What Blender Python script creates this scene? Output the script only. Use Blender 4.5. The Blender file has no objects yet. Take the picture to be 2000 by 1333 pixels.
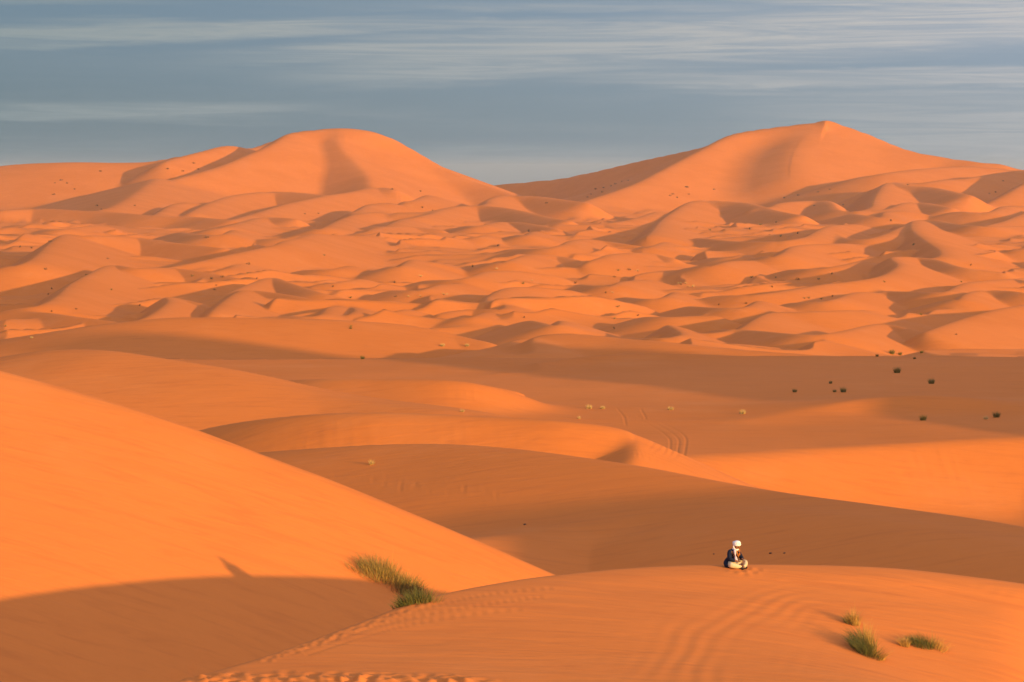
import bpy, bmesh, math, random
import numpy as np
from mathutils import Vector, Matrix

# ------------------------------------------------------------------ camera, sky, sun, exposure
scene = bpy.context.scene
C = bpy.context.collection
random.seed(4)
R = math.radians
FPX, IW, IH, HORIZON = 4500.0, 2000.0, 1333.0, 330.0      # focal length and horizon in photo pixels
ZC = 56.0                                                  # eye height over the far plain
PITCH = math.atan((IH / 2 - HORIZON) / FPX)

cam_d = bpy.data.cameras.new('camera')
cam_d.sensor_width = 36.0
cam_d.lens = 36.0 * FPX / IW
cam_d.clip_start, cam_d.clip_end = 0.5, 60000
cam = bpy.data.objects.new('camera', cam_d)
cam.location = (0, 0, ZC)
cam.rotation_euler = (math.pi / 2 - PITCH, 0, 0)
C.objects.link(cam)
scene.camera = cam

SUN_AZ, SUN_EL = R(45.0), R(8.0)           # sun to the right and behind the camera, low
SUN_DIR = Vector((math.cos(SUN_AZ) * math.cos(SUN_EL), -math.sin(SUN_AZ) * math.cos(SUN_EL), math.sin(SUN_EL)))
sun_d = bpy.data.lights.new('sun', 'SUN')
sun_d.energy = 4.2
sun_d.angle = R(0.6)
sun_d.color = (1.0, 0.635, 0.16)
sun = bpy.data.objects.new('sun', sun_d)
sun.rotation_euler = SUN_DIR.to_track_quat('Z', 'Y').to_euler()
sun.location = (60, -60, ZC + 40)
C.objects.link(sun)

scene.view_settings.view_transform = 'Standard'
scene.view_settings.look = 'None'
scene.view_settings.gamma = 1.0
scene.view_settings.use_curve_mapping = False
scene.view_settings.exposure = 0.60

world = bpy.data.worlds.new('World')
scene.world = world
world.use_nodes = True
nt = world.node_tree
nt.nodes.clear()


class NT:
    """small helper for building node trees"""
    def __init__(self, tree):
        self.t = tree

    def n(self, kind, **kw):
        nd = self.t.nodes.new(kind)
        for k, v in kw.items():
            setattr(nd, k, v)
        return nd

    def put(self, sock, v):
        if hasattr(v, 'is_linked'):
            self.t.links.new(v, sock)
        else:
            sock.default_value = v

    def m(self, op, a, b=None, c=None, clamp=False):
        nd = self.n('ShaderNodeMath', operation=op, use_clamp=clamp)
        for i, v in enumerate((a, b, c)):
            if v is not None:
                self.put(nd.inputs[i], v)
        return nd.outputs[0]

    def ramp(self, fac, lo, hi, a=0.0, b=1.0):
        nd = self.n('ShaderNodeMapRange', interpolation_type='SMOOTHSTEP')
        self.put(nd.inputs[0], fac)
        for i, v in enumerate((lo, hi, a, b)):
            self.put(nd.inputs[i + 1], v)
        return nd.outputs[0]

    def mix(self, fac, a, b, blend='MIX'):
        nd = self.n('ShaderNodeMix', data_type='RGBA', blend_type=blend)
        self.put(nd.inputs[0], fac)
        self.put(nd.inputs[6], a)
        self.put(nd.inputs[7], b)
        return nd.outputs[2]

    def noise(self, vec, scale, detail=3.0, rough=0.5, dist=0.0):
        nd = self.n('ShaderNodeTexNoise')
        self.put(nd.inputs['Vector'], vec)
        nd.inputs['Scale'].default_value = scale
        nd.inputs['Detail'].default_value = detail
        nd.inputs['Roughness'].default_value = rough
        nd.inputs['Distortion'].default_value = dist
        return nd.outputs[0]

    def mapping(self, vec, scale, loc=(0, 0, 0), rot=(0, 0, 0)):
        nd = self.n('ShaderNodeMapping')
        self.put(nd.inputs[0], vec)
        nd.inputs['Location'].default_value = loc
        nd.inputs['Rotation'].default_value = rot
        nd.inputs['Scale'].default_value = scale
        return nd.outputs[0]


W = NT(nt)
sky = W.n('ShaderNodeTexSky', sky_type='NISHITA')
sky.sun_disc = False
sky.sun_elevation = SUN_EL
sky.sun_rotation = math.atan2(SUN_DIR.x, SUN_DIR.y)
sky.altitude = 700
sky.air_density = 1.0
sky.dust_density = 1.5
sky.ozone_density = 1.0
tc = W.n('ShaderNodeTexCoord')
sep = W.n('ShaderNodeSeparateXYZ')
nt.links.new(tc.outputs['Generated'], sep.inputs[0])
az = W.m('ARCTAN2', sep.outputs[0], sep.outputs[1])              # compass angle, 0 = straight ahead
el = W.m('ARCSINE', sep.outputs[2])
comb = W.n('ShaderNodeCombineXYZ')
W.put(comb.inputs[0], az)
W.put(comb.inputs[1], el)
ae = comb.outputs[0]
# thin sheets of high cloud, drawn out along the horizon all the way round
n1 = W.noise(W.mapping(ae, (5.0, 62.0, 1), loc=(2.3, 0.4, 0)), 1.0, 6.0, 0.55, 0.6)
n2 = W.noise(W.mapping(ae, (22.0, 340.0, 1), loc=(0.3, 5.1, 0), rot=(0, 0, R(2))), 1.0, 5.0, 0.6, 0.8)
nsum = W.m('ADD', W.m('MULTIPLY', n1, 0.72), W.m('MULTIPLY', n2, 0.28))


def streak(px0, px1, py0, py1, soft=10.0, gain=1.0, tilt=0.0):
    """a cloud band between two compass angles and two heights"""
    a0, a1 = (px0 - 1000) / FPX, (px1 - 1000) / FPX
    e0, e1 = (HORIZON - py1) / FPX, (HORIZON - py0) / FPX
    wob = W.m('MULTIPLY', W.m('SUBTRACT', nsum, 0.5), 0.014)
    e = W.m('ADD', W.m('ADD', el, wob), W.m('MULTIPLY', az, tilt))
    s = soft / FPX
    v = W.m('MULTIPLY', W.ramp(e, e0 - s, e0 + s), W.ramp(e, e1 - s, e1 + s, 1.0, 0.0))
    ha = W.m('MULTIPLY', W.ramp(az, a0 - 0.05, a0 + 0.05), W.ramp(az, a1 - 0.05, a1 + 0.05, 1.0, 0.0))
    return W.m('MULTIPLY', W.m('MULTIPLY', v, ha), gain)


bands = [streak(-400, 760, 26, 64, 8, 0.95, -0.035), streak(150, 1000, 44, 66, 6, 0.7, 0.0), streak(760, 2600, 42, 66, 9, 0.75, 0.02),
         streak(470, 2600, 84, 112, 9, 0.8, -0.03), streak(650, 2600, 60, 152, 24, 0.80, -0.06), streak(1150, 2700, 142, 172, 7, 0.55, 0.0),
         streak(-500, 560, 188, 212, 7, 0.75, -0.03), streak(-500, 460, 200, 238, 10, 0.65, 0.0), streak(560, 760, 216, 226, 5, 0.35),
         streak(1520, 2600, -30, 12, 8, 0.9), streak(-400, 240, 6, 20, 6, 0.6), streak(760, 1500, 8, 24, 7, 0.4), streak(1380, 2000, 176, 186, 5, 0.35),
         streak(-300, 330, 255, 330, 22, 0.30), streak(1500, 2600, 190, 330, 40, 0.40), streak(720, 1400, 285, 340, 14, 0.35)]
mask = bands[0]
for b in bands[1:]:
    mask = W.m('MAXIMUM', mask, b)
wisp = W.noise(W.mapping(ae, (9.0, 230.0, 1), loc=(1.7, 2.2, 0), rot=(0, 0, R(-1.0))), 1.0, 8.0, 0.66, 1.6)
general = W.ramp(nsum, 0.47, 0.68, 0.0, 0.75)                    # the rest of the sky has the same streaks
infr = W.m('MULTIPLY', W.ramp(W.m('ABSOLUTE', az), 0.24, 0.5, 1.0, 0.0), W.ramp(el, 0.075, 0.15, 1.0, 0.0))
mask = W.m('ADD', W.m('MULTIPLY', mask, W.ramp(wisp, 0.33, 0.66, 0.40, 1.15)),
           W.m('MULTIPLY', general, W.m('SUBTRACT', 1.0, W.m('MULTIPLY', infr, 0.85))), clamp=True)
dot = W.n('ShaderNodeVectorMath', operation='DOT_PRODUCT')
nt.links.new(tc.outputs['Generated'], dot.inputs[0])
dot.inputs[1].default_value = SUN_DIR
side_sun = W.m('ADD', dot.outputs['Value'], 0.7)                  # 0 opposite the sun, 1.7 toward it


def cloud_light(col, warm=(2.45, 1.68, 1.45)):  # warm: sunward gain, raised out of view to add fill in the shade
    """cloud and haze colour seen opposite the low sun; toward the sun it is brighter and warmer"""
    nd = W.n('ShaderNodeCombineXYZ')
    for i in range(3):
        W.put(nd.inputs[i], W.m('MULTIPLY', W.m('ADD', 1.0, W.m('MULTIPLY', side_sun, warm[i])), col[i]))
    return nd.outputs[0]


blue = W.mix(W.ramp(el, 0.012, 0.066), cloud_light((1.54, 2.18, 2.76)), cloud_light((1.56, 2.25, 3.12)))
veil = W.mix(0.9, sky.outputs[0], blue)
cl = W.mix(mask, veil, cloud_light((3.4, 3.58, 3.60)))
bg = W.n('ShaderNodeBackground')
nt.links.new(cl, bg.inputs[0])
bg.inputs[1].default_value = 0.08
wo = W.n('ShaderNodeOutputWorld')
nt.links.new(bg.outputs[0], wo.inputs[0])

# ------------------------------------------------------------------ terrain
CP, SP = math.cos(PITCH), math.sin(PITCH)


def P(px, py, D):
    """world point at depth D behind a photo pixel"""
    cx, cy = (px - IW / 2) / FPX, (IH / 2 - py) / FPX
    k = D / (CP + cy * SP)
    return (cx * k, D, ZC + (cy * CP - SP) * k)


BX = np.array([0, 135, 160, 200, 260, 330, 430, 600, 900, 1500, 2600, 6000, 9000, 20000, 45000], float)
BZ = np.array([-34, -32, -29, -22.3, -24, -28.5, -36, -44, -50, -54, -56, -58, -82, -180, -400], float)


def base_z(r):
    return ZC + np.interp(r, BX, BZ)


def depth_for(py, h):
    """depth at which the ground, h above the base, shows at photo row py"""
    lo, hi = 60.0, 9000.0
    a = (py - HORIZON) / FPX
    for _ in range(50):
        mid = (lo + hi) / 2
        if ZC - a * mid > float(base_z(mid)) + h:
            lo = mid
        else:
            hi = mid
    return lo


# ---- polar sampling grid: fine where the ground is seen at a flat angle, coarse elsewhere
fine = np.radians(np.linspace(-13.6, 13.6, 880))
st, side = R(0.031), []
a = fine[-1]
while a < math.pi - 0.03:
    st = min(st * 1.075, R(3.0))
    a += st
    side.append(a)
side = np.array(side)
side = side[side < math.pi - 0.01]
AZ = np.concatenate([-side[::-1], fine, side])
rows, r = [1.0], 1.0
while r < 45:
    r *= 1.06
    rows.append(r)
while r < 9000:
    if r < 50: q = 0.0045
    elif r < 70: q = 0.0028
    elif r < 120: q = 0.0042
    elif r < 480: q = 0.0045
    elif r < 2400: q = 0.0034
    elif r < 4200: q = 0.0050
    else: q = 0.02
    r *= 1 + q
    rows.append(r)
while r < 45000:
    r *= 1.12
    rows.append(r)
RR = np.interp(np.arange(0, len(rows) - 0.5, 0.5), np.arange(len(rows)), rows)   # twice as many rows while shaping
NA, NR = len(AZ), len(RR)
X = (RR[:, None] * np.sin(AZ)[None, :]).astype(np.float32).ravel()
Y = (RR[:, None] * np.cos(AZ)[None, :]).astype(np.float32).ravel()
RAD = np.repeat(RR, NA).astype(np.float32)
Z = base_z(RAD).astype(np.float32)
OWNER = np.zeros(len(X), np.int16)


def smax(a, b, k):
    h = np.maximum(k - np.abs(a - b), 0) / k
    return np.maximum(a, b) + h * h * k * 0.25


_rng = np.random.RandomState(7)
_perm = _rng.permutation(512)
_perm = np.concatenate([_perm, _perm, _perm])
_grad = np.stack([np.cos(np.linspace(0, 2 * np.pi, 512, False)), np.sin(np.linspace(0, 2 * np.pi, 512, False))], 1)[_rng.permutation(512)]


def perlin(x, y):
    xi, yi = np.floor(x).astype(np.int64), np.floor(y).astype(np.int64)
    xf, yf = x - xi, y - yi
    xi &= 511
    yi &= 511
    u, v = xf * xf * xf * (xf * (xf * 6 - 15) + 10), yf * yf * yf * (yf * (yf * 6 - 15) + 10)

    def g(i, j, dx, dy):
        q = _grad[_perm[_perm[i & 511] + (j & 511)] & 511]
        return q[..., 0] * dx + q[..., 1] * dy
    a, b = g(xi, yi, xf, yf), g(xi + 1, yi, xf - 1, yf)
    c, d = g(xi, yi + 1, xf, yf - 1), g(xi + 1, yi + 1, xf - 1, yf - 1)
    return (a + u * (b - a)) * (1 - v) + (c + u * (d - c)) * v


def catmull(pts, n):
    p = np.array(pts, float)
    p = np.vstack([2 * p[0] - p[1], p, 2 * p[-1] - p[-2]])
    out = []
    for i in range(1, len(p) - 2):
        t = np.linspace(0, 1, n, endpoint=False)[:, None]
        a, b, c, d = p[i - 1], p[i], p[i + 1], p[i + 2]
        out.append(0.5 * ((2 * b) + (c - a) * t + (2 * a - 5 * b + 4 * c - d) * t ** 2 + (3 * b - a - 3 * c + d) * t ** 3))
    out.append(p[-2][None])
    return np.vstack(out)


def resample(c, step_n):
    """even spacing along the ridge and a little smoothing"""
    l = np.concatenate([[0], np.cumsum(np.hypot(np.diff(c[:, 0]), np.diff(c[:, 1])))])
    t = np.linspace(0, l[-1], step_n)
    c = np.stack([np.interp(t, l, c[:, i]) for i in range(c.shape[1])], 1)
    for _ in range(2):
        c[1:-1] = 0.25 * c[:-2] + 0.5 * c[1:-1] + 0.25 * c[2:]
    return c


def nearest(pts, x, y):
    """distance, parameter and side (1 = left of the ridge, 0 = right) of the nearest place on a polyline"""
    p = pts[:, :2]
    tg = np.gradient(p, axis=0)
    nv = np.stack([-tg[:, 1], tg[:, 0]], 1)
    nv /= np.linalg.norm(nv, axis=1)[:, None] + 1e-12
    best = np.full(len(x), 1e18, np.float32)
    seg = np.zeros(len(x), np.float32)
    for i in range(len(p) - 1):
        ax, ay = np.float32(p[i, 0]), np.float32(p[i, 1])
        dx, dy = np.float32(p[i + 1, 0] - p[i, 0]), np.float32(p[i + 1, 1] - p[i, 1])
        l2 = dx * dx + dy * dy + np.float32(1e-9)
        qx, qy = x - ax, y - ay
        t = np.clip((qx * dx + qy * dy) / l2, 0, 1)
        ex, ey = qx - t * dx, qy - t * dy
        d2 = ex * ex + ey * ey
        m = d2 < best
        np.copyto(best, d2, where=m)
        np.copyto(seg, i + t, where=m)
    tn = tg / (np.linalg.norm(tg, axis=1)[:, None] + 1e-12)
    i = np.clip(seg.astype(int), 0, len(p) - 2)
    i = np.where((seg - i < 1e-6) & (i > 0) & ((x - p[i, 0]) * tn[i, 0] + (y - p[i, 1]) * tn[i, 1] < 0), i - 1, i)
    f1 = (x - p[i + 1, 0]) * tn[i + 1, 0] + (y - p[i + 1, 1]) * tn[i + 1, 1]
    i = np.where((f1 > 0) & (i < len(p) - 2), i + 1, i)
    f0 = (x - p[i, 0]) * tn[i, 0] + (y - p[i, 1]) * tn[i, 1]
    f1 = (x - p[i + 1, 0]) * tn[i + 1, 0] + (y - p[i + 1, 1]) * tn[i + 1, 1]
    f = np.clip(f0 / np.where(np.abs(f0 - f1) < 1e-6, 1e-6, f0 - f1), 0, 1)
    seg = i + f
    cx = p[i, 0] * (1 - f) + p[i + 1, 0] * f
    cy = p[i, 1] * (1 - f) + p[i + 1, 1] * f
    nx = nv[i, 0] * (1 - f) + nv[i + 1, 0] * f
    ny = nv[i, 1] * (1 - f) + nv[i + 1, 1] * f
    d = np.sqrt(best)
    c = ((x - cx) * nx + (y - cy) * ny) / np.maximum(d, 1e-4)
    side = np.clip(0.5 + 0.6 * c, 0, 1)
    side = side * side * (3 - 2 * side)
    return d, seg, side.astype(np.float32)


def dune(pts, aR=12.0, aL=31.0, rR=3.0, rL=0.3, k=2.0, n=10, world=False, owner=0, floor=None, env=True):
    """One ridge of sand. pts: (px, py, depth[, right slope]) from left / near to right / far.
    Right-hand side = the slope toward the viewer, left-hand side = the lee slope."""
    global Z
    w = []
    for p in pts:
        q = tuple(p[:3]) if world else P(*p[:3])
        w.append((*q, p[3] if len(p) > 3 else aR))
    c = resample(catmull(w, 12), n * (len(w) - 1) + 1)
    zmax = c[:, 2].max()
    fl = float(base_z(np.hypot(c[:, 0], c[:, 1]).mean())) - 3 if floor is None else floor
    amin = max(min(c[:, 3].min(), aL), 4.0)
    reach = (zmax - fl) / math.tan(R(amin)) + 2 * rR
    sel = np.nonzero((X > c[:, 0].min() - reach) & (X < c[:, 0].max() + reach) &
                     (Y > c[:, 1].min() - reach) & (Y < c[:, 1].max() + reach))[0]
    if len(sel) == 0:
        return
    dn, sn, sg = nearest(c, X[sel], Y[sel])
    # sand stands as the upper envelope of the slopes that run down from every stretch of the crest
    rm = np.float32(max(rL, 0.0022 * float(np.hypot(c[:, 0], c[:, 1]).mean())))
    tl, rr = np.float32(math.tan(R(aL))), np.float32(rR)
    c32 = c.astype(np.float32)
    tr = np.tan(np.radians(c32[:, 3]))
    xs, ys = X[sel], Y[sel]
    zz = np.full(len(sel), -1e9, np.float32)
    if not env:                                   # long falling crests: slope straight off the nearest place
        i = np.clip(sn.astype(int), 0, len(c) - 2)
        f = (sn - i).astype(np.float32)
        fr = (tr[i] + f * (tr[i + 1] - tr[i])) * (np.sqrt(dn * dn + rr * rr) - rr)
        fl_ = tl * (np.sqrt(dn * dn + rm * rm) - rm)
        zz = (c32[i, 2] + f * (c32[i + 1, 2] - c32[i, 2]) - (sg * fl_ + (1 - sg) * fr)).astype(np.float32)
    for q in range(len(c) - 1 if env else 0):
        ax, ay, az_ = c32[q, 0], c32[q, 1], c32[q, 2]
        dx, dy, dz = c32[q + 1, :3] - c32[q, :3]
        qx, qy = xs - ax, ys - ay
        t = np.clip((qx * dx + qy * dy) / (dx * dx + dy * dy + np.float32(1e-9)), 0, 1)
        d2 = (qx - t * dx) ** 2 + (qy - t * dy) ** 2
        fr = (tr[q] + t * (tr[q + 1] - tr[q])) * (np.sqrt(d2 + rr * rr) - rr)
        fl_ = tl * (np.sqrt(d2 + rm * rm) - rm)
        np.maximum(zz, az_ + t * dz - (sg * fl_ + (1 - sg) * fr), out=zz)
    OWNER[sel] = np.where(zz > Z[sel], owner, OWNER[sel])
    Z[sel] = smax(Z[sel], zz, np.float32(k))


def brink(pts, h, peak=None, aR=17.0, aL=33.0, zoom=None, rR=None, k=None, end=0.3, start=0.35):
    """A dune of the middle field: pts in a 2.854x enlargement of the photo, h = height over the plain."""
    ox, oy = {'L': (0, 200), 'M': (650, 200), 'R': (1300, 200), None: (0, 0)}[zoom]
    s = 2.854 if zoom else 1.0
    q = [(ox + x / s, oy + y / s) for x, y in pts]
    m = len(q) - 1
    peak = m if peak is None else peak
    h = h * min(max(depth_for(q[peak][1], 0) / 1300.0, 0.30), 1.5) * 0.72
    out = []
    for i, (px, py) in enumerate(q):
        if i <= peak:
            hh = h * (start + (1 - start) * math.sin(0.5 * math.pi * i / max(peak, 1)))
        else:
            hh = h * (end + (1 - end) * math.cos(0.5 * math.pi * (i - peak) / max(m - peak, 1)))
        out.append((px, py, depth_for(py, hh) if py > 440 else 2150 + (440 - py) * 11.5))
    dune(out, aR=aR, aL=aL, rR=max(h * 0.35, 0.004 * out[peak][2]) if rR is None else rR, rL=0.2, k=h * 0.18 if k is None else k, n=14)


# ---- rolling of the plain between the dunes
far = np.clip((RAD - 400) / 180, 0, 1)
mid = np.nonzero((RAD > 200) & (RAD < 9000))[0]
xm, ym = X[mid].astype(float), Y[mid].astype(float)
sa, ca = (ym - xm) / 2 ** 0.5, (ym + xm) / 2 ** 0.5          # away from the sun, and across


def saw(lam, wob, seed):
    """low dunes: long climb away from the sun, short steep lee"""
    ph = sa / lam + wob * perlin(ca / (lam * 2.1) + seed, sa / (lam * 3.0)) + 0.4 * wob * perlin(ca / (lam * 0.8), sa / (lam * 1.3) + seed)
    f = ph - np.floor(ph)
    up = f / 0.81
    return np.where(f < 0.81, up * (0.75 + 0.25 * up), (1 - f) / 0.19)


amp = np.clip(0.55 + 1.1 * perlin(xm / 170 + 5, ym / 170), 0.1, 1.3)
amp2 = np.clip(0.5 + 1.2 * perlin(xm / 80 + 15, ym / 80), 0.0, 1.2)
Z[mid] += (far[mid] * (9.2 * amp * saw(66.0, 1.2, 3.3) + 4.4 * amp2 * saw(29.0, 1.1, 11.7) - 7.0)).astype(np.float32)

# ---- far great dunes
dune([(-500, 345, 3550), (-150, 335, 3550), (0, 327, 3550), (60, 320, 3550), (150, 317, 3550), (250, 318, 3578), (330, 314, 3607), (345, 306, 3635)], aR=14, aL=22, rR=56, k=14, owner=4)
dune([(320, 318, 3408), (345, 309, 3479), (400, 295, 3578), (443, 285, 3664), (480, 291, 3749)], aR=20, aL=30, rR=11, rL=1, k=4, owner=4)
dune([(300, 368, 3096), (335, 352, 3181), (430, 325, 3309), (480, 305, 3408), (535, 281, 3522), (570, 260, 3635), (620, 253, 3678), (660, 250, 3692), (700, 252, 3692), (750, 263, 3678),
      (800, 290, 3649), (850, 320, 3607), (900, 345, 3550), (945, 361, 3507), (1000, 380, 3436)], aR=17, aL=31, rR=14, rL=1, k=8, owner=4, env=False)
dune([(380, 305, 3720), (443, 285, 3850), (490, 290, 3900), (540, 274, 3950), (600, 258, 4000)], aR=17, aL=30, rR=4, rL=1, k=4, owner=4)
dune([(724, 374, 3190), (717, 345, 3325), (692, 318, 3440), (668, 294, 3535), (660, 272, 3615), (662, 256, 3672)], aR=20, aL=19, rR=8, rL=3, k=4, owner=4)
dune([(930, 364, 4118), (1030, 355, 4090), (1120, 345, 4047), (1250, 315, 3948), (1385, 285, 3834), (1440, 262, 3806)], aR=24, aL=20, rR=8, k=5, owner=5)
dune([(1080, 352, 5112), (1120, 341, 5112), (1150, 331, 5112), (1180, 337, 5112), (1230, 348, 5112)], aR=20, aL=25, rR=14, k=5, owner=5)
dune([(1130, 398, 2954), (1150, 391, 3025), (1240, 360, 3238), (1300, 330, 3408), (1385, 286, 3635), (1430, 263, 3720), (1480, 253, 3763), (1540, 245, 3791), (1590, 239, 3806), (1608, 233, 3806),
      (1622, 234, 3806), (1650, 246, 3791), (1690, 260, 3763), (1740, 282, 3720), (1780, 295, 3692), (1850, 308, 3664), (1910, 316, 3635), (1960, 321, 3635), (2000, 332, 3635), (2200, 350, 3635)], aR=17, aL=31, rR=14, rL=1, k=8, owner=5, env=False)
dune([(1540, 345, 3380), (1545, 310, 3520), (1560, 280, 3650), (1590, 255, 3760)], aR=18, aL=16, rR=28, rL=17, k=14, owner=5)
dune([(1690, 345, 3266), (1720, 340, 3266), (1800, 330, 3408), (1900, 325, 3522), (2000, 335, 3522)], aR=16, aL=24, rR=14, k=8, owner=5)
dune([(1930, 398, 2840), (1980, 372, 2925), (2030, 345, 3053), (2150, 300, 3195), (2400, 290, 3266)], aR=16, aL=31, rR=11, k=6, owner=5)

# ---- the field of middle dunes (shadowed lee to the left, lit slope to the right and front)
B = brink
B([(560, 602), (640, 582), (760, 512), (875, 425)], 9, aR=14, aL=14, zoom='L')
B([(860, 632), (900, 610), (950, 577), (1010, 560), (1065, 556)], 8, zoom='L')
B([(1060, 617), (1120, 585), (1195, 553), (1300, 520), (1450, 500), (1600, 498), (1800, 515)], 12, 4, zoom='L')
B([(1220, 652), (1300, 654), (1450, 612), (1600, 566), (1700, 545), (1825, 518), (1950, 500), (2080, 474), (2200, 480)], 14, 5, zoom='L')
B([(100, 720), (260, 710), (330, 710), (430, 697), (545, 686)], 5, zoom='L')
B([(1020, 724), (1100, 736), (1240, 738), (1300, 712)], 6, zoom='L')
B([(1190, 710), (1260, 693), (1380, 662), (1480, 640), (1650, 650)], 7, 3, zoom='L')
B([(1690, 712), (1780, 712), (1830, 690), (1900, 655), (2000, 620), (2100, 610)], 8, 4, zoom='L')
B([(0, 600), (200, 590), (400, 600), (640, 612), (860, 632), (1100, 640), (1300, 660)], 7, 2, zoom='L')
B([(-120, 945), (0, 925), (120, 905), (205, 862), (280, 792), (360, 738), (450, 742), (600, 745), (750, 752), (950, 780), (1250, 815)], 10, 5, zoom='L')
B([(945, 918), (1100, 890), (1280, 850), (1450, 815), (1550, 792), (1585, 775), (1650, 760), (1750, 737), (1900, 742), (2080, 745)], 11, 6, zoom='L')
B([(1420, 765), (1600, 757), (1740, 737)], 4, zoom='L')
B([(1140, 950), (1200, 940), (1270, 925), (1345, 905), (1500, 930)], 5, 3, zoom='L')
B([(1700, 936), (1850, 930), (1940, 912)], 3.5, zoom='L')
B([(100, 1150), (240, 1128), (335, 1075), (400, 1015), (500, 960), (620, 908), (760, 925), (950, 922), (1150, 950), (1350, 985)], 9, 5, zoom='L')
B([(1110, 1118), (1210, 1088), (1290, 1058), (1400, 1012), (1515, 977), (1620, 1010), (1780, 1060), (1900, 1090)], 8, 4, zoom='L')
B([(1160, 1196), (1195, 1160), (1260, 1105), (1355, 1050), (1500, 1058), (1700, 1090), (1850, 1120)], 8, 3, zoom='L')
B([(700, 1232), (820, 1200), (900, 1150), (945, 1112), (932, 1087), (1000, 1095), (1100, 1120), (1180, 1160)], 8, 4, zoom='L')
B([(200, 1140), (260, 1130), (400, 1105)], 3, zoom='L')
B([(1460, 1197), (1600, 1193), (1780, 1188), (1840, 1142), (1930, 1140)], 5, 3, zoom='L')
B([(1870, 1192), (1940, 1186), (1982, 1165), (1975, 1148), (1950, 1142)], 4.5, 2, zoom='L')
B([(1790, 1012), (1900, 1000), (2000, 985)], 3, zoom='L')
B([(0, 1185), (80, 1170), (250, 1172), (420, 1195), (700, 1230)], 4, 2, zoom='L')

B([(95, 620), (150, 600), (205, 570), (300, 560)], 5, 2, zoom='M')
B([(380, 612), (500, 612), (565, 603), (700, 580), (850, 570), (872, 545), (930, 523), (1000, 518), (1150, 525), (1300, 545), (1420, 560)], 9, 6, zoom='M')
B([(225, 692), (300, 690), (380, 655), (460, 640), (540, 622), (640, 592), (750, 577), (900, 580), (1050, 605), (1200, 640), (1320, 662)], 9, 6, zoom='M')
B([(150, 735), (200, 718), (255, 698), (400, 690), (600, 710)], 5, 2, zoom='M')
B([(400, 553), (460, 545), (525, 518)], 5, zoom='M')
B([(755, 690), (830, 688), (920, 668), (1050, 670), (1250, 705)], 5, 2, zoom='M')
B([(1270, 680), (1400, 680), (1550, 672), (1700, 645), (1800, 612)], 7, zoom='M')
B([(1740, 762), (1780, 730), (1830, 668), (1890, 620), (1985, 560), (2055, 545), (2140, 548), (2310, 560), (2460, 600), (2620, 632)], 12, 5, zoom='M')
B([(1000, 820), (1180, 815), (1280, 795), (1340, 770), (1450, 765), (1700, 800)], 7, 3, zoom='M')
B([(1020, 744), (1080, 743), (1112, 722)], 4, zoom='M')
B([(770, 757), (800, 752), (840, 742)], 3, zoom='M')
B([(860, 898), (950, 893), (1020, 870), (1095, 850), (1250, 855), (1400, 890)], 6, 3, zoom='M')
B([(1400, 905), (1440, 885), (1500, 865), (1565, 847), (1750, 840), (1900, 870)], 6, 3, zoom='M')
B([(300, 927), (380, 915), (442, 877), (520, 890), (600, 900)], 6, 2, zoom='M')
B([(540, 993), (680, 988), (780, 970), (855, 947), (1000, 940), (1200, 960)], 6, 3, zoom='M')
B([(340, 1050), (500, 1045), (605, 1016), (750, 1010)], 4, 2, zoom='M')
B([(660, 1122), (760, 1120), (860, 1110), (872, 1085), (965, 1038), (1100, 1030), (1300, 1045)], 6, 4, zoom='M')
B([(590, 1182), (660, 1165), (800, 1152), (950, 1152), (966, 1125)], 4, zoom='M')
B([(700, 1202), (780, 1196), (855, 1170)], 3, zoom='M')
B([(275, 1170), (340, 1166), (405, 1155)], 3.5, zoom='M')
B([(145, 1125), (240, 1124), (225, 1108)], 3, zoom='M')
B([(1110, 1217), (1170, 1230), (1230, 1245), (1266, 1236), (1268, 1218)], 4, 3, zoom='M')
B([(1630, 1314), (1800, 1315), (1932, 1302), (1937, 1280), (1870, 1243)], 6, 3, zoom='M')
B([(995, 1122), (1060, 1106), (1180, 1105), (1295, 1084), (1450, 1090)], 4, 3, zoom='M')
B([(1635, 1087), (1750, 1096), (1850, 1087), (1905, 1058)], 5, zoom='M')
B([(1385, 1015), (1540, 1026), (1615, 1000), (1750, 990)], 4.5, 2, zoom='M')
B([(1720, 815), (1760, 810), (1850, 780)], 4, zoom='M')

B([(500, 590), (580, 586), (640, 562), (750, 549), (905, 550), (960, 600), (1060, 610)], 7, 3, zoom='R')
B([(1050, 612), (1150, 588), (1168, 545), (1198, 492), (1248, 448), (1350, 462), (1500, 475), (1700, 520)], 12, 4, zoom='R')
B([(1290, 446), (1450, 446), (1560, 430), (1700, 420), (1850, 395), (2050, 370)], 9, zoom='R')
B([(1160, 602), (1250, 593), (1338, 560), (1450, 560), (1600, 590)], 6, 2, zoom='R')
B([(1060, 622), (1200, 642), (1225, 612), (1330, 600)], 5, 2, zoom='R')
B([(1630, 607), (1800, 612), (1888, 580), (2000, 575)], 6, 2, zoom='R')
B([(1790, 688), (1900, 660), (2000, 620), (2100, 590)], 7, zoom='R')
B([(1380, 880), (1520, 868), (1540, 830), (1475, 785), (1405, 735), (1375, 700), (1392, 662), (1500, 655), (1600, 675), (1750, 690), (2000, 690)], 9, 6, zoom='R')
B([(920, 728), (1000, 757), (1100, 766), (1200, 746), (1300, 705), (1378, 668)], 8, zoom='R')
B([(190, 757), (400, 776), (600, 776), (700, 766), (790, 750), (838, 724), (920, 690), (1050, 680)], 7, 5, zoom='R')
B([(520, 868), (600, 863), (660, 840), (702, 808), (780, 795), (900, 790), (1000, 788), (1180, 800)], 8, 4, zoom='R')
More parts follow.
